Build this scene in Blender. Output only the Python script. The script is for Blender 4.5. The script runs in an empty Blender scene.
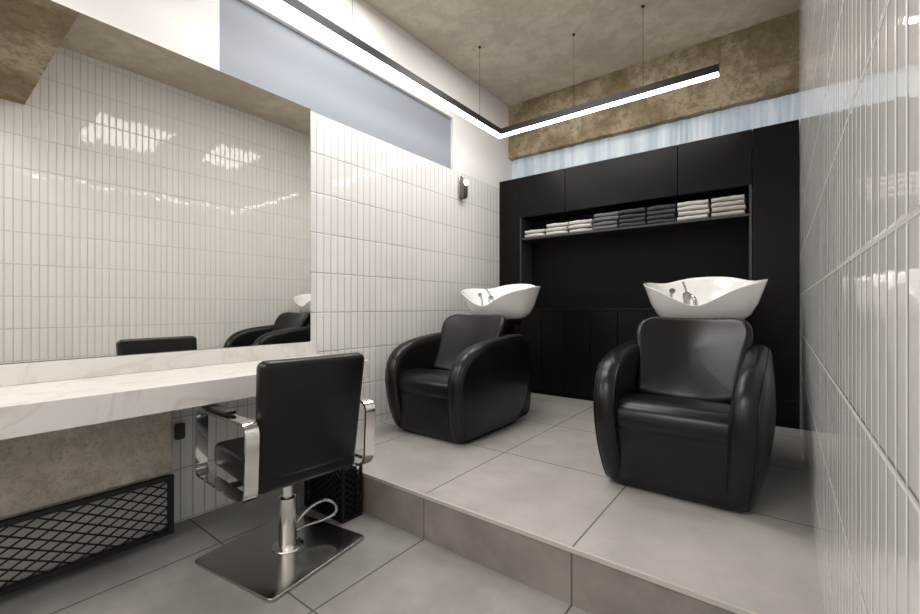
import bpy, bmesh, math, random
from mathutils import Vector, Matrix
random.seed(7)
scene = bpy.context.scene
COL = scene.collection

# ------------------------------------------------------------ constants
CAMZ = 1.20
PLAT = 0.23
XL, XR = -2.68, 0.105
YF, YB = -2.6, 4.62
CEIL = 3.66
STEP_Y = 1.63
CABY = 4.285

# ------------------------------------------------------------ materials
def new_mat(name):
    m = bpy.data.materials.new(name); m.use_nodes = True
    nt = m.node_tree
    return m, nt, nt.nodes['Principled BSDF']

def N(nt, typ, **kw):
    n = nt.nodes.new(typ)
    for k, v in kw.items(): setattr(n, k, v)
    return n

def math_(nt, op, a, b=None, c=None, clamp=False):
    n = nt.nodes.new('ShaderNodeMath'); n.operation = op; n.use_clamp = clamp
    for i, v in enumerate((a, b, c)):
        if v is None: continue
        if isinstance(v, (int, float)): n.inputs[i].default_value = v
        else: nt.links.new(v, n.inputs[i])
    return n.outputs[0]

def smooth(nt, v, a, b):
    n = nt.nodes.new('ShaderNodeMapRange'); n.interpolation_type = 'SMOOTHSTEP'
    nt.links.new(v, n.inputs[0]); n.inputs[1].default_value = a; n.inputs[2].default_value = b
    return n.outputs[0]

def mixc(nt, f, a, b):
    n = nt.nodes.new('ShaderNodeMix'); n.data_type = 'RGBA'
    if isinstance(f, (int, float)): n.inputs[0].default_value = f
    else: nt.links.new(f, n.inputs[0])
    for i, v in ((6, a), (7, b)):
        if isinstance(v, tuple): n.inputs[i].default_value = (*v, 1)
        else: nt.links.new(v, n.inputs[i])
    return n.outputs[2]

def noise(nt, scale, detail=4, rough=.55, vec=None):
    n = nt.nodes.new('ShaderNodeTexNoise'); n.inputs['Scale'].default_value = scale
    n.inputs['Detail'].default_value = detail; n.inputs['Roughness'].default_value = rough
    if vec is None:
        g = nt.nodes.new('ShaderNodeNewGeometry'); vec = g.outputs['Position']
    nt.links.new(vec, n.inputs['Vector'])
    return n.outputs['Fac']

def simple(name, col, rough=.5, metal=0, bump=None, spec=.5, var=0, vscale=3, coat=0):
    m, nt, b = new_mat(name)
    b.inputs['Base Color'].default_value = (*col, 1)
    b.inputs['Roughness'].default_value = rough
    b.inputs['Metallic'].default_value = metal
    b.inputs['Specular IOR Level'].default_value = spec
    b.inputs['Coat Weight'].default_value = coat
    if var:
        f = noise(nt, vscale)
        c = mixc(nt, f, tuple(x*(1-var) for x in col), tuple(min(1, x*(1+var)) for x in col))
        nt.links.new(c, b.inputs['Base Color'])
    if bump:
        tc = nt.nodes.new('ShaderNodeTexCoord')
        f = noise(nt, bump[0], 3, .6, tc.outputs['Object'])
        bp = N(nt, 'ShaderNodeBump'); bp.inputs['Strength'].default_value = bump[1]
        bp.inputs['Distance'].default_value = bump[2]
        nt.links.new(f, bp.inputs['Height']); nt.links.new(bp.outputs[0], b.inputs['Normal'])
    return m

def tile_mat(name, ua, va, w, h, uo, vo, col, grout, gw, rough, tilt=0, wav=0, cvar=0.02, mott=0, edge=.006, dist=.004):
    m, nt, b = new_mat(name)
    g = nt.nodes.new('ShaderNodeNewGeometry'); s = nt.nodes.new('ShaderNodeSeparateXYZ')
    nt.links.new(g.outputs['Position'], s.inputs[0])
    P = {'x': s.outputs[0], 'y': s.outputs[1], 'z': s.outputs[2]}
    u = math_(nt, 'DIVIDE', math_(nt, 'SUBTRACT', P[ua], uo), w)
    v = math_(nt, 'DIVIDE', math_(nt, 'SUBTRACT', P[va], vo), h)
    fu = math_(nt, 'FRACT', u); fv = math_(nt, 'FRACT', v)
    iu = math_(nt, 'FLOOR', u); iv = math_(nt, 'FLOOR', v)
    du = math_(nt, 'MULTIPLY', math_(nt, 'MINIMUM', fu, math_(nt, 'SUBTRACT', 1, fu)), w)
    dv = math_(nt, 'MULTIPLY', math_(nt, 'MINIMUM', fv, math_(nt, 'SUBTRACT', 1, fv)), h)
    d = math_(nt, 'MINIMUM', du, dv)
    mask = smooth(nt, d, gw*.5, gw*.5+.0012)
    cb = nt.nodes.new('ShaderNodeCombineXYZ'); nt.links.new(iu, cb.inputs[0]); nt.links.new(iv, cb.inputs[1])
    wn = nt.nodes.new('ShaderNodeTexWhiteNoise'); wn.noise_dimensions = '3D'; nt.links.new(cb.outputs[0], wn.inputs['Vector'])
    sc = nt.nodes.new('ShaderNodeSeparateColor'); nt.links.new(wn.outputs['Color'], sc.inputs[0])
    lo = tuple(x*(1-cvar) for x in col); hi = tuple(min(1, x*(1+cvar)) for x in col)
    tc = mixc(nt, sc.outputs[2], lo, hi)
    if mott:
        f = noise(nt, 2.2, 8, .62)
        f = smooth(nt, f, .3, .72)
        tc = mixc(nt, f, mixc(nt, mott, tc, (0.02, .02, .02)), tc)
    nt.links.new(mixc(nt, mask, grout, tc), b.inputs['Base Color'])
    r = math_(nt, 'ADD', math_(nt, 'MULTIPLY', mask, rough-.75), .75)
    nt.links.new(r, b.inputs['Roughness'])
    hgt = smooth(nt, d, gw*.3, gw*.5+edge)
    if tilt:
        t1 = math_(nt, 'MULTIPLY', math_(nt, 'SUBTRACT', sc.outputs[0], .5), math_(nt, 'MULTIPLY', fu, tilt))
        t2 = math_(nt, 'MULTIPLY', math_(nt, 'SUBTRACT', sc.outputs[1], .5), math_(nt, 'MULTIPLY', fv, tilt*2.2))
        hgt = math_(nt, 'ADD', hgt, math_(nt, 'ADD', t1, t2))
    if wav:
        hgt = math_(nt, 'ADD', hgt, math_(nt, 'MULTIPLY', noise(nt, 9, 2), wav))
    bp = N(nt, 'ShaderNodeBump'); bp.inputs['Strength'].default_value = 1; bp.inputs['Distance'].default_value = dist
    nt.links.new(hgt, bp.inputs['Height']); nt.links.new(bp.outputs[0], b.inputs['Normal'])
    return m

def emis(name, col, st):
    m, nt, b = new_mat(name)
    b.inputs['Base Color'].default_value = (*col, 1)
    b.inputs['Emission Color'].default_value = (*col, 1); b.inputs['Emission Strength'].default_value = st
    return m

M = {}
M['tileL'] = tile_mat('white_tile_left', 'y', 'z', .062, .288, .01, 2.60-.288*9, (.80, .79, .78), (.44, .43, .42), .0042, .08, tilt=.5, wav=.5, dist=.0020)
M['tileR'] = tile_mat('white_tile_right', 'y', 'z', .056, .288, .03, 1.294-.288*4, (.79, .78, .765), (.52, .51, .495), .004, .035, tilt=.7, wav=.6, dist=.0020)
M['plaster'] = simple('white_plaster', (.80, .79, .78), .85, bump=(40, .15, .002))
M['grayblue'] = simple('frosted_blue_grey', (.25, .28, .325), .6, var=.06, vscale=1)
M['floor'] = tile_mat('grey_floor_tile', 'x', 'y', .8, .8, -1.477, .98, (.34, .325, .315), (.09, .088, .085), .007, .34, cvar=.05, mott=.34, edge=.002, dist=.001)
M['plat'] = tile_mat('light_grey_floor_tile', 'x', 'y', .8, .8, -1.477, STEP_Y, (.49, .465, .445), (.15, .147, .143), .007, .28, cvar=.04, mott=.27, edge=.002, dist=.001)
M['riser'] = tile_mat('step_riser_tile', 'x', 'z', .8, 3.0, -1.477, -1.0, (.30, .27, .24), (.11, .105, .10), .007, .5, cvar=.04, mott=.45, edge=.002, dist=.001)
M['black'] = simple('matte_black_laminate', (.0055, .0050, .0048), .32, spec=.16)
M['blackin'] = simple('black_panel', (.0045, .004, .004), .5, spec=.12)
M['leather'] = simple('black_leather', (.005, .0046, .0045), .30, bump=(220, .2, .0008), spec=.36)
M['blackmetal'] = simple('black_powdercoat', (.012, .012, .013), .45, metal=.3)
M['chrome'] = simple('polished_chrome', (.82, .81, .80), .10, metal=1)
M['steel'] = simple('brushed_steel', (.50, .485, .47), .22, metal=1, bump=(60, .05, .001))
M['ceramic'] = simple('white_ceramic', (.88, .875, .865), .10, coat=.5)
M['mirror'] = simple('mirror_glass', (.87, .865, .83), .012, metal=1)
M['trim'] = simple('aluminium_edge_trim', (.66, .63, .58), .4, metal=.5)
M['led'] = emis('led_diffuser', (1, .97, .93), 20)
M['dgrey'] = simple('dark_socket_plastic', (.05, .05, .05), .4)

def concrete(name, a, b_, c, sc=1.0, bump=.9, rough=.85, dist=.02, stain=.0):
    m, nt, b = new_mat(name)
    f1 = smooth(nt, noise(nt, 1.6*sc, 8, .65), .38, .62)
    f2 = smooth(nt, noise(nt, 9*sc, 8, .7), .44, .60)
    f3 = smooth(nt, noise(nt, 28*sc, 6, .7), .52, .66)
    col = mixc(nt, f1, a, b_)
    col = mixc(nt, math_(nt, 'MULTIPLY', f2, .6), col, c)
    if stain: col = mixc(nt, math_(nt, 'MULTIPLY', f3, stain), col, tuple(x*.45 for x in c))
    nt.links.new(col, b.inputs['Base Color']); b.inputs['Roughness'].default_value = rough
    bp = N(nt, 'ShaderNodeBump'); bp.inputs['Strength'].default_value = bump; bp.inputs['Distance'].default_value = dist
    nt.links.new(noise(nt, 12*sc, 10, .75), bp.inputs['Height']); nt.links.new(bp.outputs[0], b.inputs['Normal'])
    return m
M['beam'] = concrete('raw_concrete_beam', (.36, .28, .17), (.66, .56, .41), (.26, .19, .11), 1.3, 1, dist=.05, stain=.45)
M['conc'] = concrete('raw_concrete_sill', (.66, .60, .50), (.84, .78, .67), (.50, .45, .36), 2.2, .9, dist=.04, stain=.4)
M['ceil'] = concrete('smooth_concrete_ceiling', (.56, .495, .41), (.70, .63, .53), (.50, .44, .36), .8, .2, stain=.08)

def marble():
    m, nt, b = new_mat('white_marble')
    g = nt.nodes.new('ShaderNodeNewGeometry')
    n1 = nt.nodes.new('ShaderNodeTexNoise'); n1.inputs['Scale'].default_value = 2.2; n1.inputs['Detail'].default_value = 8
    n1.inputs['Distortion'].default_value = 1.4
    nt.links.new(g.outputs['Position'], n1.inputs['Vector'])
    r = math_(nt, 'ABSOLUTE', math_(nt, 'SUBTRACT', n1.outputs['Fac'], .5))
    vein = math_(nt, 'SUBTRACT', 1, smooth(nt, r, 0, .03))
    f = noise(nt, 1.5)
    base = mixc(nt, f, (.64, .62, .59), (.74, .725, .70))
    nt.links.new(mixc(nt, math_(nt, 'MULTIPLY', vein, .35), base, (.50, .46, .41)), b.inputs['Base Color'])
    b.inputs['Roughness'].default_value = .26
    return m
M['marble'] = marble()

def frosted():
    m, nt, b = new_mat('ribbed_frosted_glass')
    g = nt.nodes.new('ShaderNodeNewGeometry'); mp = nt.nodes.new('ShaderNodeMapping')
    nt.links.new(g.outputs['Position'], mp.inputs['Vector'])
    mp.inputs['Scale'].default_value = (9, 0, .6)
    f = smooth(nt, noise(nt, 1.0, 4, .6, mp.outputs[0]), .35, .65)
    c = mixc(nt, f, (.32, .39, .45), (.50, .56, .61))
    nt.links.new(c, b.inputs['Base Color']); nt.links.new(c, b.inputs['Emission Color'])
    b.inputs['Emission Strength'].default_value = .42; b.inputs['Roughness'].default_value = .4
    return m
M['ribbed'] = frosted()

def towel_mat(name, col):
    return simple(name, col, .95, bump=(150, .9, .006), var=.15, vscale=20, spec=.1)
M['t_white'] = towel_mat('white_terry', (.60, .585, .56))
M['t_cream'] = towel_mat('cream_terry', (.48, .455, .42))
M['t_grey'] = towel_mat('grey_terry', (.17, .17, .175))
M['t_dark'] = towel_mat('charcoal_terry', (.07, .071, .075))

# ------------------------------------------------------------ mesh helpers
def finish(name, bm, mats, smooth_=True, parent=None, angle=45, wn=False):
    bmesh.ops.recalc_face_normals(bm, faces=bm.faces)
    me = bpy.data.meshes.new(name); bm.to_mesh(me); bm.free()
    if not isinstance(mats, (list, tuple)): mats = [mats]
    for m in mats: me.materials.append(m)
    if smooth_:
        for p in me.polygons: p.use_smooth = True
        me.set_sharp_from_angle(angle=math.radians(angle))
    ob = bpy.data.objects.new(name, me); COL.objects.link(ob)
    if parent is not None: ob.parent = parent
    if wn:
        md = ob.modifiers.new('wn', 'WEIGHTED_NORMAL'); md.keep_sharp = True
    return ob

def add_box(bm, lo, hi, bevel=0, seg=3, mi=0):
    lo = Vector(lo); hi = Vector(hi); c = (lo+hi)/2; s = hi-lo
    r = bmesh.ops.create_cube(bm, size=1, matrix=Matrix.Translation(c) @ Matrix.Diagonal((s.x, s.y, s.z, 1)))
    vs = r['verts']; fs = set(f for v in vs for f in v.link_faces)
    for f in fs: f.material_index = mi
    if bevel:
        es = list(set(e for v in vs for e in v.link_edges))
        bmesh.ops.bevel(bm, geom=es, offset=bevel, segments=seg, profile=.5, affect='EDGES', material=mi)

def box(name, lo, hi, mat, bevel=0, seg=3, parent=None):
    """object origin at bottom centre; coordinates in parent's space"""
    lo = Vector(lo); hi = Vector(hi)
    o = Vector(((lo.x+hi.x)/2, (lo.y+hi.y)/2, lo.z))
    bm = bmesh.new(); add_box(bm, lo-o, hi-o, bevel, seg)
    ob = finish(name, bm, mat, smooth_=bevel > 0, parent=parent, angle=60, wn=bevel > 0)
    ob.location = o
    return ob

def catmull(pts, n=6, closed=True):
    out = []; L = len(pts)
    rng = range(L) if closed else range(L-1)
    for i in rng:
        if closed: p = [Vector(pts[(i+k-1) % L]) for k in range(4)]
        else: p = [Vector(pts[max(0, min(L-1, i+k-1))]) for k in range(4)]
        for j in range(n):
            t = j/n
            out.append(.5*((2*p[1])+(-p[0]+p[2])*t+(2*p[0]-5*p[1]+4*p[2]-p[3])*t*t+(-p[0]+3*p[1]-3*p[2]+p[3])*t**3))
    if not closed: out.append(Vector(pts[-1]))
    return out

def rrect(w, h, r, n=6, cx=0, cy=0):
    pts = []
    for k, (sx, sy) in enumerate(((1, 1), (-1, 1), (-1, -1), (1, -1))):
        for j in range(n+1):
            a = math.pi/2*(k+j/n)
            pts.append(Vector((cx+sx*(w/2-r)+r*math.cos(a), cy+sy*(h/2-r)+r*math.sin(a))))
    return pts

def inset(pts, d):
    L = len(pts); out = []
    area = sum(pts[i].x*pts[(i+1) % L].y-pts[(i+1) % L].x*pts[i].y for i in range(L))
    s = 1 if area > 0 else -1
    for i in range(L):
        t = (pts[(i+1) % L]-pts[i-1])
        if t.length < 1e-9: t = Vector((1, 0))
        t.normalize(); n = Vector((-t.y, t.x))*s
        out.append(pts[i]+n*d)
    return out

def add_slab(bm, pts, t, r, mapf, seg=5, bulge=0, mi=0):
    rings = []
    for k in range(seg+1):
        a = math.pi/2*k/seg
        rings.append((inset(pts, r*(1-math.sin(a))), -t/2+r*(1-math.cos(a))))
    rings += [(p, -c) for p, c in reversed(rings)]
    V = [[bm.verts.new(mapf(p.x, p.y, c)) for p in ps] for ps, c in rings]
    L = len(pts)
    for a, b_ in zip(V[:-1], V[1:]):
        for i in range(L):
            f = bm.faces.new((a[i], a[(i+1) % L], b_[(i+1) % L], b_[i])); f.material_index = mi
    for ring, (ps, c), sg in ((V[0], rings[0], -1), (V[-1], rings[-1], 1)):
        cen = Vector((0, 0))
        for p in ps: cen += p
        cen /= L
        prev = ring
        for q, bl in ((.8, .45), (.5, .8), (.2, .97)):
            cur = [bm.verts.new(mapf(*(cen+(p-cen)*q), c+sg*bulge*bl)) for p in ps]
            for i in range(L):
                f = bm.faces.new((prev[i], prev[(i+1) % L], cur[(i+1) % L], cur[i])); f.material_index = mi
            prev = cur
        cv = bm.verts.new(mapf(cen.x, cen.y, c+sg*bulge))
        for i in range(L):
            f = bm.faces.new((prev[i], prev[(i+1) % L], cv)); f.material_index = mi

def slab(name, pts, t, r, mapf, mat, parent=None, seg=5, bulge=0):
    bm = bmesh.new(); add_slab(bm, pts, t, r, mapf, seg, bulge)
    return finish(name, bm, mat, parent=parent, angle=70)

def add_tube(bm, path, rad, n=12, sm=6, closed=False):
    P = catmull(path, sm, closed) if sm else [Vector(p) for p in path]
    L = len(P); rings = []
    up = Vector((0, 0, 1)); 
    t0 = (P[1]-P[0]).normalized()
    if abs(t0.dot(up)) > .9: up = Vector((1, 0, 0))
    nrm = t0.cross(up).normalized()
    for i in range(L):
        if closed: t = (P[(i+1) % L]-P[i-1]).normalized()
        else: t = (P[min(L-1, i+1)]-P[max(0, i-1)]).normalized()
        nrm = (nrm-t*nrm.dot(t)).normalized(); bn = t.cross(nrm)
        r = rad(i/(L-1)) if callable(rad) else rad
        rings.append([bm.verts.new(P[i]+(nrm*math.cos(2*math.pi*k/n)+bn*math.sin(2*math.pi*k/n))*r) for k in range(n)])
    m = L if closed else L-1
    for i in range(m):
        a = rings[i]; b_ = rings[(i+1) % L]
        for k in range(n): bm.faces.new((a[k], a[(k+1) % n], b_[(k+1) % n], b_[k]))
    if not closed:
        bm.faces.new(rings[0]); bm.faces.new(rings[-1])

def tube(name, path, rad, mat, parent=None, n=12, sm=6, closed=False):
    bm = bmesh.new(); add_tube(bm, path, rad, n, sm, closed)
    return finish(name, bm, mat, parent=parent, angle=60)

def add_lathe(bm, prof, n=32, cx=0, cy=0):
    R = [[bm.verts.new((cx+r*math.cos(2*math.pi*k/n), cy+r*math.sin(2*math.pi*k/n), z)) for k in range(n)] for r, z in prof]
    for a, b_ in zip(R[:-1], R[1:]):
        for k in range(n): bm.faces.new((a[k], a[(k+1) % n], b_[(k+1) % n], b_[k]))
    bm.faces.new(R[0]); bm.faces.new(R[-1])

def lathe(name, prof, mat, parent=None, n=32, cx=0, cy=0):
    bm = bmesh.new(); add_lathe(bm, prof, n, cx, cy)
    return finish(name, bm, mat, parent=parent, angle=35)

def empty(name, loc, label, cat, rot=0, group=None):
    e = bpy.data.objects.new(name, None); COL.objects.link(e)
    e.empty_display_size = .1; e.location = loc; e.rotation_euler = (0, 0, rot)
    tag(e, label, cat, group); return e

def tag(o, label, cat, group=None):
    o['label'] = label; o['category'] = cat
    if group: o['group'] = group
    return o

def struct(o): o['kind'] = 'structure'; return o

def copy_thing(root, loc, rot=None):
    new = root.copy(); COL.objects.link(new); new.location = loc
    if rot is not None: new.rotation_euler = (0, 0, rot)
    kids = list(root.children)
    for ch in kids:
        c = ch.copy(); COL.objects.link(c); c.parent = new
        for g in list(ch.children):
            d = g.copy(); COL.objects.link(d); d.parent = c
    return new

# ------------------------------------------------------------ room shell
def multi(name, boxes, mats):
    bm = bmesh.new()
    for lo, hi, mi in boxes: add_box(bm, lo, hi, mi=mi)
    return struct(finish(name, bm, mats, smooth_=False))

T = .15
WY0, WY1, WZ0, WZ1 = 1.145, 3.40, 2.60, 3.13
multi('wall_left', [
    ((XL-T, YF, 0), (XL, YB, WZ0), 0),
    ((XL-T, YF, WZ0), (XL, WY0, CEIL), 1),
    ((XL-T, WY1, WZ0), (XL, YB, CEIL), 1),
    ((XL-T, WY0, WZ1), (XL, WY1, CEIL), 1)], [M['tileL'], M['plaster']])
struct(box('window_1', (XL-T+.01, WY0, WZ0), (XL-.03, WY1, WZ1), M['grayblue']))
multi('wall_right', [((XR, YF, 0), (XR+T, YB, CEIL), 0)], [M['tileR']])
multi('wall_back', [((XL-T, YB, 0), (XR+T, YB+T, CEIL), 0)], [M['plaster']])
multi('wall_front', [((XL-T, YF-T, 0), (XR+T, YF, CEIL), 0)], [M['plaster']])
multi('floor', [((XL-T, YF-T, -.1), (XR+T, STEP_Y, 0), 0)], [M['floor']])
bm = bmesh.new()
add_box(bm, (XL, STEP_Y, -.1), (XR, YB, PLAT))
for f in bm.faces:
    f.material_index = 1 if f.normal.y < -.5 else 0
struct(finish('floor_platform', bm, [M['plat'], M['riser']], smooth_=False))
multi('ceiling', [((XL-T, YF-T, CEIL), (XR+T, YB+T, CEIL+.1), 0)], [M['ceil']])
struct(box('trim_1', (XL, STEP_Y-.006, PLAT-.016), (XR, STEP_Y+.006, PLAT+.002), M['trim']))

def rough_beam(name, lo, hi, mat):
    bm = bmesh.new(); add_box(bm, lo, hi)
    bmesh.ops.subdivide_edges(bm, edges=[e for e in bm.edges if e.calc_length() > 1.5], cuts=60)
    ys = (lo[1]+hi[1])/2
    for v in bm.verts:
        if v.co.z < (lo[2]+hi[2])/2:
            v.co.z += random.uniform(-.005, .005)
        if v.co.y < ys: v.co.y += random.uniform(-.006, .006)
    return struct(finish(name, bm, mat, smooth_=False))
rough_beam('trim_2', (XL, 4.50, 3.02), (XR, YB, CEIL), M['beam'])
rough_beam('trim_3', (XL, .10, 3.02), (XR, .66, CEIL), M['beam'])
# frosted glazing above the cupboards
bm = bmesh.new()
n = 240; pts = []
for i in range(n+1):
    x = XL+(XR-XL)*i/n
    pts.append((x, YB-.02-.002*(1+math.sin(i*1.6))))
V = [[bm.verts.new((x, y, z)) for x, y in pts] for z in (2.60, 3.03)]
for i in range(n): bm.faces.new((V[0][i], V[0][i+1], V[1][i+1], V[1][i]))
struct(finish('window_2', bm, M['ribbed'], angle=80))

# ------------------------------------------------------------ mirror, counter, sill, grille
mir = empty('wall_mirror', (XL, .6, .957), 'large frameless mirror on the tiled wall above the marble counter', 'mirror')
box('mirror_glass', (.002, -1.6, 0), (.022, 1.145, 1.643), M['mirror'], parent=mir)
cn = empty('counter', (XL, .6, .745), 'thick white marble styling counter with a low splash strip', 'counter')
box('countertop', (.0, -1.9, 0), (.56, 1.216, .115), M['marble'], .004, 2, parent=cn)
box('backsplash', (.0, -1.9, .1155), (.030, 1.19, .208), M['marble'], .002, 2, parent=cn)
bm = bmesh.new()
add_box(bm, (0, -1.22, 0), (.178, 1.22, .395), .008, 2)
bmesh.ops.subdivide_edges(bm, edges=[e for e in bm.edges if e.calc_length() > .25], cuts=40, use_grid_fill=True)
for v in bm.verts:
    if v.co.x > .1: v.co.x += random.uniform(-.005, .003)
    if v.co.z < .05: v.co.z += random.uniform(0, .006)
sill = finish('concrete_ledge', bm, M['conc'], True, angle=80); sill.location = (XL+.002, -.38, .345)
tag(sill, 'rough exposed concrete ledge under the marble counter', 'ledge')

def diamond(bm, w, h, cw, ch, st, th, mapf):
    """expanded-metal diamond mesh clipped to w x h"""
    for sgn in (1, -1):
        k = sgn*ch/cw
        i1 = int((w*abs(k)+h)/ch)+3
        for i in range(-i1, i1+1):
            c = i*ch
            if k > 0:
                xa = max(0, (0-c)/k); xb = min(w, (h-c)/k)
            else:
                xa = max(0, (h-c)/k); xb = min(w, (0-c)/k)
            if xb-xa < .004: continue
            ya, yb = k*xa+c, k*xb+c
            d = Vector((xb-xa, yb-ya)).normalized(); nn = Vector((-d.y, d.x))*st/2
            q = [Vector((xa, ya))+nn, Vector((xb, yb))+nn, Vector((xb, yb))-nn, Vector((xa, ya))-nn]
            a = [bm.verts.new(mapf(p.x, p.y, 0)) for p in q]; b_ = [bm.verts.new(mapf(p.x, p.y, th)) for p in q]
            bm.faces.new(a); bm.faces.new(b_)
            for j in range(4): bm.faces.new((a[j], a[(j+1) % 4], b_[(j+1) % 4], b_[j]))

gr = empty('vent_grille', (-2.50, .84, .045), 'black diamond mesh radiator cover under the concrete ledge', 'grille')
L_ = 2.4; H_ = .295
bm = bmesh.new()
add_box(bm, (-.01, -L_, 0), (.02, 0, .022)); add_box(bm, (-.01, -L_, H_-.022), (.02, 0, H_))
add_box(bm, (-.01, -L_, .022), (.02, -L_+.022, H_-.022)); add_box(bm, (-.01, -.022, .022), (.02, 0, H_-.022))
finish('frame', bm, M['blackmetal'], False, gr)
bm = bmesh.new()
diamond(bm, L_-.04, H_-.04, .080, .045, .007, .004, lambda x, y, z: (z, -L_+.02+x, .02+y))
finish('mesh_panel', bm, M['blackmetal'], False, gr)
box('back_tray', (-.07, -L_+.01, .005), (-.06, -.005, H_-.005), simple('grey_cavity', (.55, .53, .50), .8), parent=gr)

bk = empty('mesh_basket', (-2.12, 1.54, 0), 'black diamond wire mesh bin standing against the tiled step', 'basket')
bw, bd, bh = .37, .14, .34
bm = bmesh.new()
for x in (-bw/2, bw/2-.014):
    for y in (-bd/2, bd/2-.014): add_box(bm, (x, y, 0), (x+.014, y+.014, bh))
for z in (0, bh-.014):
    for y in (-bd/2, bd/2-.014): add_box(bm, (-bw/2+.014, y, z), (bw/2-.014, y+.014, z+.014))
    for x in (-bw/2, bw/2-.014): add_box(bm, (x, -bd/2+.014, z), (x+.014, bd/2-.014, z+.014))
finish('frame', bm, M['blackmetal'], False, bk)
bm = bmesh.new()
diamond(bm, bw-.02, bh-.02, .05, .036, .006, .003, lambda x, y, z: (-bw/2+.01+x, -bd/2+.005+z, .01+y))
diamond(bm, bd-.02, bh-.02, .05, .036, .006, .003, lambda x, y, z: (bw/2-.008+z, -bd/2+.01+x, .01+y))
diamond(bm, bd-.02, bh-.02, .05, .036, .006, .003, lambda x, y, z: (-bw/2+.004+z, -bd/2+.01+x, .01+y))
finish('mesh_panel', bm, M['blackmetal'], False, bk)
box('liner', (-bw/2+.02, -bd/2+.02, .006), (bw/2-.02, bd/2-.02, bh-.06), M['blackin'], .01, 2, parent=bk)

so = empty('wall_socket', (XL, .93, .51), 'small dark wall socket on white tiles', 'socket')
slab('plate', rrect(.05, .09, .012), .012, .003, lambda a, b_, c: (.006+c, a, b_), M['dgrey'], so)
lathe('outlet', [(.015, 0), (.016, .004), (.013, .006)], M['blackin'], so).rotation_euler = (0, math.pi/2, 0)
so.children[-1].location = (.011, 0, 0)

# ------------------------------------------------------------ cupboards
G = .0022
X0, X1, X2, X3, X4, X5 = XL, -2.405, -1.854, -.766, -.204, XR
Ztop = 2.685; Zud = 2.22; Zsh = 1.985; Zb = 1.19
def cupboard(name, x0, x1, z0, z1, doors, label, cat, group=None, y0=CABY, kick=0):
    e = empty(name, ((x0+x1)/2, (y0+YB)/2, z0), label, cat, group=group)
    w = x1-x0; dp = YB-y0
    yb = dp/2-.045
    body = box('body', (-w/2+.001, -dp/2+.02, 0), (w/2-.001, yb, z1-z0), M['blackin'], parent=e)
    dw = w/doors
    for i in range(doors):
        box('door', (-w/2+dw*i+G, -dp/2, kick+G), (-w/2+dw*(i+1)-G, -dp/2+.0195, z1-z0-G), M['black'], .0018, 2, parent=e)
    return e
cupboard('tall_cabinet', X0+.002, X1, PLAT, Ztop, 1, 'tall narrow matte black cupboard against white tiled wall', 'cabinet', 'tall black cupboards', kick=.05)
cupboard('tall_cabinet', X4, X5-.002, PLAT, Ztop, 1, 'tall narrow matte black cupboard against white tiled wall', 'cabinet', 'tall black cupboards', kick=.05)
for a, b_ in ((X1, X2), (X2, X3), (X3, X4)):
    cupboard('wall_cabinet', a+.001, b_-.001, Zud, Ztop, 1, 'matte black overhead cupboard above the towel shelf', 'cabinet', 'black overhead cupboards')
bx = (X4-X1)/4
for i in range(4):
    cupboard('base_cabinet', X1+bx*i+.001, X1+bx*(i+1)-.001, PLAT, Zb-.03, 2, 'low matte black cupboard with two flat doors', 'cabinet', 'black base cupboards', kick=.05)
tag(box('worktop', (X1+.001, CABY-.005, Zb-.029), (X4-.001, YB-.045, Zb), M['black'], .002, 2), 'thin black worktop over the base cupboards', 'worktop')
tag(box('back_panel', (X1+.001, YB-.07, Zb+.001), (X4-.001, YB-.046, Zud-.001), M['blackin']), 'matte black panel at the back of the open niche', 'panel')
sh = empty('towel_shelf', ((X1+X4)/2, CABY+.14, Zsh-.02), 'black open shelf holding folded towels', 'shelf')
hw = (X4-X1)/2-.002
M['shelfedge'] = simple('grey_shelf_edge', (.035, .033, .031), .35)
box('shelf_board', (-hw+.021, -.135, 0), (hw-.021, .12, .02), M['shelfedge'], .001, 2, parent=sh)
for sx in (-1, 1):
    box('side_panel', (min(sx*hw, sx*(hw-.02)), -.14, -(Zsh-.02-Zb)+.002), (max(sx*hw, sx*(hw-.02)), .12, Zud-Zsh+.018), M['shelfedge'], .001, 2, parent=sh)

# towels
def towel_mesh(mat, w=.25, d=.22, h=.038, seed=0):
    rnd = random.Random(seed)
    bm = bmesh.new()
    nl = 2
    for l in range(nl):
        hh = h/nl
        P = rrect(d-.012*l, hh*.98, hh*.46, 4, 0, hh*(l+.5))
        add_slab(bm, P, w-.008*l, .007, lambda a, b_, c: (c, a, b_), 3)
    add_tube(bm, [(-w/2+.006, -d/2+.005, h/2), (-w/4, -d/2+.001, h*.52), (0, -d/2+.003, h/2), (w/4, -d/2, h*.48), (w/2-.006, -d/2+.005, h/2)], h*.47, 10, 4)
    bmesh.ops.subdivide_edges(bm, edges=[e for e in bm.edges if e.calc_length() > .05], cuts=4)
    a1, a2 = rnd.uniform(0, 6), rnd.uniform(0, 6)
    for v in bm.verts:
        q = v.co.z/h
        v.co.z = max(0, v.co.z+q*(.0022*math.sin(v.co.x*32+a1)+.0013*math.sin(v.co.x*75+v.co.y*23+a2)))
        v.co.y += .005*math.sin(v.co.x*28+a2)
    return finish('folded_towel', bm, mat, angle=80)
stacks = [(-2.22, 't_white', 2, 'white'), (-1.955, 't_white', 3, 'white'), (-1.69, 't_white', 3, 'white'), (-1.43, 't_grey', 4, 'grey'), (-1.17, 't_dark', 4, 'charcoal'),
          (-.91, 't_dark', 4, 'charcoal'), (-.645, 't_white', 4, 'white'), (-.375, 't_cream', 4, 'cream')]
proto = {}
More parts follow.
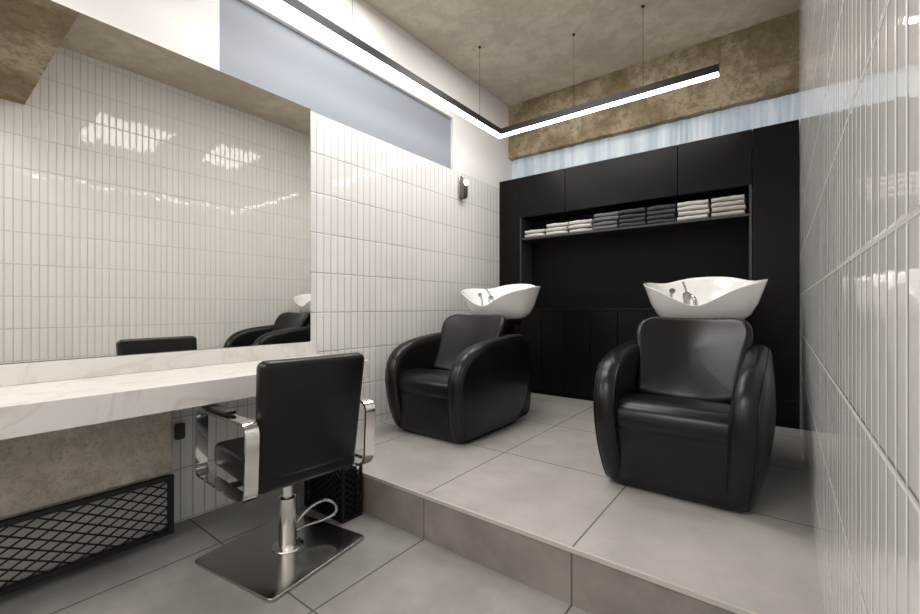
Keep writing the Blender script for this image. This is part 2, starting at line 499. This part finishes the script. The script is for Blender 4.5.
for x, mk, cnt, cn_ in stacks:
    for i in range(cnt):
        key = (mk, (i+int(x*10)) % 3)
        if key not in proto: o = proto[key] = towel_mesh(M[mk], seed=len(proto)*3+1)
        else: o = proto[key].copy(); COL.objects.link(o)
        o.location = (x+random.uniform(-.006, .006), CABY+.135+random.uniform(-.016, .004), Zsh+.001+i*.0435)
        o.rotation_euler = (0, 0, random.uniform(-.05, .05))
        tag(o, f'folded {cn_} terry towel stacked on the black shelf', 'towel', 'folded towels on the shelf')

# ------------------------------------------------------------ suspended L lamp
LX, LY, LZ = -2.28, 3.66, 2.925
lamp = empty('pendant_lamp', (LX, LY, LZ), 'L-shaped black linear suspended lamp with glowing white LED strip', 'lamp')
hw_, hh_ = .03, .065
xe = 1.90; ye = -2.85
bm = bmesh.new()
add_box(bm, (-hw_, ye, .012), (hw_, hw_, hh_)); add_box(bm, (hw_, -hw_, .012), (xe, hw_, hh_))
for s in (-1, 1):
    a = hw_ if s > 0 else -hw_
    add_box(bm, (min(a, a-s*.004), ye, 0.006), (max(a, a-s*.004), (-hw_ if s > 0 else hw_), .012))
    add_box(bm, ((hw_-.004 if s < 0 else -hw_+.004), min(a, a-s*.004), 0.006), (xe, max(a, a-s*.004), .012))
add_box(bm, (xe, -hw_, 0.004), (xe+.004, hw_, hh_))
finish('lamp_housing', bm, M['blackmetal'], False, lamp)
bm = bmesh.new()
add_box(bm, (-hw_+.0045, ye+.002, -.006), (hw_-.0045, hw_-.0045, .0115)); add_box(bm, (hw_-.0045, -hw_+.0045, -.006), (xe-.001, hw_-.0045, .0115))
finish('led_diffuser', bm, M['led'], False, lamp)
wt = CEIL-LZ
for x, y in ((0, -1.85), (0, -.36), (.78, 0), (1.37, 0)):
    bm = bmesh.new()
    add_lathe(bm, [(.0018, hh_), (.0018, wt-.012)], 6, x, y)
    add_lathe(bm, [(.012, wt-.012), (.014, wt-.001)], 12, x, y)
    finish('suspension_wire', bm, M['blackmetal'], True, lamp)

# ------------------------------------------------------------ wall lamp on tiles
wl = empty('wall_sconce', (XL, 3.52, 2.32), 'small dark metal wall light with glowing round glass', 'wall lamp')
slab('wall_plate', rrect(.075, .24, .03, 8, 0, .12), .02, .004, lambda a, b_, c: (.011+c, a, b_), M['steel'], wl)
slab('lamp_body', rrect(.095, .20, .045, 8, 0, .10), .05, .015, lambda a, b_, c: (.047+c, a, b_), simple('bronze_metal', (.16, .14, .12), .3, metal=.8), wl)
bm = bmesh.new(); bmesh.ops.create_uvsphere(bm, u_segments=24, v_segments=14, radius=.034, matrix=Matrix.Translation((.068, 0, .165)))
finish('glass_globe', bm, emis('warm_bulb', (1, .9, .75), 1.2), True, wl)

# ------------------------------------------------------------ backwash chair
# local frame: x across, +y toward cupboards, z up from platform; y=0 at the arm front
wc = empty('backwash_chair', (-.450, 2.25, PLAT), 'black leather hair-washing chair with white ceramic shampoo basin', 'chair', group='salon wash chairs')
YZ = lambda xo: (lambda a, b_, c: (xo+c, a, b_))
def armmap(xo):
    s = 1 if xo > 0 else -1
    def f(a, b_, c):
        k = max(0, 1-b_/.5)
        fr = max(0, 1-a/.35)
        x = xo+c-s*(.055*k*k+.025*fr*fr)
        # barrel bulge on the outer face
        if c*s > 0: x += s*.018*math.sin(max(0, min(1, b_/.75))*math.pi)*math.sin(max(0, min(1, a/1.0))*math.pi)
        return (x, a, b_)
    return f
armp = catmull([(.18, .004), (.105, .02), (.06, .09), (.022, .22), (.0, .38), (.012, .50), (.07, .605), (.19, .68), (.40, .722), (.66, .745), (.85, .745), (.955, .705),
                (1.01, .61), (1.005, .46), (.975, .30), (.92, .15), (.84, .03), (.76, .005), (.5, .004), (.33, .004)], 6)
for xo in (-.335, .335):
    slab('armrest', armp, .125, .058, armmap(xo), M['leather'], wc, 8, bulge=.008)
for xo in (-.335, .335):
    bm = bmesh.new(); mf = armmap(xo)
    for s in (-1, 1):
        ring = inset(armp, .019)
        add_tube(bm, [mf(p.x, p.y, s*.050) for p in ring], .0026, 6, 0, True)
    finish('piping', bm, M['leather'], True, wc)
bodyp = catmull([(.18, .004), (.10, .02), (.072, .09), (.062, .20), (.058, .31), (.078, .375), (.15, .405), (.3, .41), (.6, .40), (.9, .40), (1.15, .40), (1.22, .36), (1.22, .2), (1.20, .05), (1.12, .005), (.8, .004), (.5, .004)], 5)
slab('seat_base', bodyp, .545, .02, YZ(0), M['leather'], wc)
cush = catmull([(.068, .315), (.046, .37), (.060, .43), (.12, .468), (.25, .475), (.40, .455), (.55, .435), (.68, .43), (.70, .40), (.60, .36), (.4, .345), (.2, .33), (.13, .305)], 6)
slab('seat_cushion', cush, .55, .03, YZ(0), M['leather'], wc, 6)
lean = math.radians(33)
backp = catmull([(-.262, .0), (-.275, .12), (-.298, .28), (-.314, .37), (-.312, .44), (-.285, .50), (-.22, .540), (-.1, .556), (0, .56), (.1, .556), (.22, .540), (.285, .50), (.312, .44), (.314, .37), (.298, .28), (.275, .12), (.262, .0), (.2, -.02), (0, -.025), (-.2, -.02)], 5)
def backmap(a, b_, c):
    c2 = c-.9*a*a
    y = .53+b_*math.sin(lean)+c2*math.cos(lean); z = .42+b_*math.cos(lean)-c2*math.sin(lean)
    return (a, y, z)
slab('backrest', backp, .10, .048, backmap, M['leather'], wc, 6, bulge=.010)
bm = bmesh.new()
add_box(bm, (-.12, .98, .38), (.12, 1.2, .80), .02, 3); add_box(bm, (-.17, .92, .80), (.17, 1.22, .86), .015, 3)
finish('basin_support', bm, M['leather'], True, wc, wn=True)
# ceramic basin
BA, BB, BY = .375, .35, 1.12
def gs(th, c, w):
    d = (th-c+math.pi) % (2*math.pi)-math.pi
    return math.exp(-(d/w)**2)
def rimz(th):
    s = math.sin(th)
    return 1.115+.085*max(0, s)**1.2+.035*gs(th, 0, .45)+.035*gs(th, math.pi, .45)-.135*gs(th, -math.pi/2, .55)-.015*gs(th, math.pi*.25, .3)-.015*gs(th, math.pi*.75, .3)
def rimr(th):
    return 1-.15*gs(th, -math.pi/2, .4)
nT = 80
bm = bmesh.new(); R = []
prof = [(.40, 0), (.52, .01), (.64, .07), (.76, .22), (.86, .47), (.945, .78), (.99, .95), (1.0, .985), (.995, 1.0), (.975, .995),
        (.94, .93), (.875, .72), (.78, .48), (.64, .30), (.45, .20), (.2, .17), (.04, .165)]
zb = .86
for pr, pz in prof:
    row = []
    for k in range(nT):
        th = -math.pi/2+2*math.pi*k/nT
        e = max(0, (pr-.4)/.6)
        rr = pr*(1+(rimr(th)-1)*e)
        zr = rimz(th)-zb
        z = zb+zr*pz if pz >= .5 else zb+pz*(.25*(1-e)+zr*e)
        row.append(bm.verts.new((BA*rr*math.cos(th), BY+BB*rr*math.sin(th), z)))
    R.append(row)
for a, b_ in zip(R[:-1], R[1:]):
    for k in range(nT): bm.faces.new((a[k], a[(k+1) % nT], b_[(k+1) % nT], b_[k]))
bm.faces.new(R[0]); bm.faces.new(R[-1])
finish('basin', bm, M['ceramic'], True, wc, angle=80)
# mixer
fx, fy, fz = -.09, 1.10, .895
bm = bmesh.new()
add_lathe(bm, [(.028, fz), (.028, fz+.02), (.022, fz+.03), (.022, fz+.13), (.027, fz+.135), (.027, fz+.17), (.01, fz+.18)], 20, fx, fy)
add_tube(bm, [(fx, fy, fz+.10), (fx+.03, fy-.05, fz+.15), (fx+.06, fy-.09, fz+.13), (fx+.075, fy-.11, fz+.08)], .013, 12)
add_tube(bm, [(fx, fy, fz+.17), (fx-.005, fy-.03, fz+.21), (fx-.01, fy-.08, fz+.245)], .008, 10)
M['chrome2'] = simple('dark_chrome', (.45, .44, .43), .12, metal=1)
fin = finish('mixer_tap', bm, M['chrome2'], True, wc)
fin['label'] = 'chrome mixer tap with lever'
bm = bmesh.new()
add_tube(bm, [(fx-.10, fy, fz), (fx-.10, fy, fz+.1), (fx-.095, fy-.02, fz+.16), (fx-.08, fy-.07, fz+.19)], lambda t: .009+.011*max(0, t-.6)/.4, 12)
finish('hand_shower', bm, M['chrome2'], True, wc)
wc2 = copy_thing(wc, (-2.095, 2.25, PLAT))

# ------------------------------------------------------------ styling chair
phi = math.radians(175)
sc_ = empty('styling_chair', (-1.955, 1.155, 0), 'black leather salon chair with chrome arms and square steel base', 'chair', rot=phi)
bp = slab('base_plate', rrect(.56, .56, .025, 5), .016, .004, lambda a, b_, c: (a, b_, c+.009), M['steel'], sc_)
bp.rotation_euler = (0, 0, math.radians(13)); bp.location = (0.0, .02, 0)
lathe('hydraulic_column', [(.075, .017), (.072, .022), (.042, .026), (.042, .26), (.038, .265), (.030, .268), (.030, .37), (.05, .375), (.06, .405)], M['chrome'], sc_)
box('seat_bracket', (-.16, -.16, .376), (.16, .16, .402), M['blackmetal'], .006, 2, parent=sc_)
box('seat', (-.24, -.245, .403), (.30, .245, .525), M['leather'], .035, 5, parent=sc_)
bl = math.radians(7)
bp_ = [Vector((p.x*(.93+.07*min(1, max(0, (p.y+.03)/.5))), p.y)) for p in rrect(.51, .52, .035, 8, 0, .235)]
def sub(pts, m=.05):
    out = []
    for i, p in enumerate(pts):
        q = pts[(i+1) % len(pts)]; k = max(1, int((q-p).length/m))
        for j in range(k): out.append(p.lerp(q, j/k))
    return out
bp_ = sub(bp_)
slab('backrest', bp_, .065, .024, lambda a, b_, c: (-.225-b_*math.sin(bl)-c*math.cos(bl)+.2*a*a, a, .485+b_*math.cos(bl)-c*math.sin(bl)), M['leather'], sc_, bulge=.006)
arm_out = [Vector(p) for p in rrect(.62, .335, .06, 8, .03, .552)]
arm_out = [Vector((p.x - (p.y-.4)*.06, p.y-(p.x-.03)*.05)) for p in arm_out]
arm_in = inset(arm_out, .012)
for s in (-1, 1):
    bm = bmesh.new(); L = len(arm_out); yc = s*.285; wv = .027
    V = [[bm.verts.new((p.x, yc+o, p.y)) for p in pp] for pp, o in ((arm_out, -wv), (arm_out, wv), (arm_in, wv), (arm_in, -wv))]
    for j in range(4):
        a, b_ = V[j], V[(j+1) % 4]
        for i in range(L): bm.faces.new((a[i], a[(i+1) % L], b_[(i+1) % L], b_[i]))
    af = finish('armrest', bm, M['chrome'], True, sc_, angle=40); af['label'] = 'flat chrome armrest loop'
    pd = box('arm_pad', (-.15, -.028, 0), (.15, .028, .022), M['leather'], .010, 3, parent=af)
    pd.location = (.09, yc, .718); pd.rotation_euler = (0, .05, 0)
    tube('arm_mount', [(0, s*.12, .389), (0, s*.262, .395)], .014, M['blackmetal'], sc_, 10, 0)
tube('foot_lever', [(0, -.03, .10), (-.02, -.10, .17), (-.05, -.17, .20), (-.07, -.22, .17), (-.06, -.23, .12), (-.03, -.18, .09), (0, -.10, .08), (0, -.035, .075)], .008, M['chrome2'], sc_, 10)

# ------------------------------------------------------------ lights
def area(name, loc, rot, sx, sy, p, col):
    l = bpy.data.lights.new(name, 'AREA'); l.shape = 'RECTANGLE'; l.size = sx; l.size_y = sy; l.energy = p; l.color = col
    o = bpy.data.objects.new(name, l); COL.objects.link(o); o.location = loc; o.rotation_euler = rot
    return o
area('ceiling_fill', (-1.85, 1.9, 3.62), (0, 0, 0), 1.2, .8, 32, (1, .965, .93))  # added fill over the middle of the room, no fitting modelled
area('ceiling_fill', (-1.1, -1.3, 3.62), (0, 0, 0), 1.6, 1.6, 88, (1, .965, .935))  # added fill behind the camera, brightens the whole room
area('ceiling_fill', (-1.6, 3.2, 3.62), (0, 0, 0), 1.0, .6, 20, (1, .955, .91))  # added out-of-view fill for the wash chairs and cupboards
w = bpy.data.worlds.new('World'); scene.world = w; w.use_nodes = True
w.node_tree.nodes['Background'].inputs[0].default_value = (.6, .62, .65, 1)
w.node_tree.nodes['Background'].inputs[1].default_value = .3

# ------------------------------------------------------------ camera
cd = bpy.data.cameras.new('Camera'); cam = bpy.data.objects.new('Camera', cd); COL.objects.link(cam)
cam.location = (0, 0, CAMZ); cam.rotation_euler = (math.radians(90), 0, math.radians(37.3))
cd.sensor_width = 36; cd.lens = 36*424/920; cd.clip_start = .01
scene.camera = cam
scene.view_settings.view_transform = 'Standard'
scene.view_settings.look = 'None'
scene.view_settings.exposure = 0
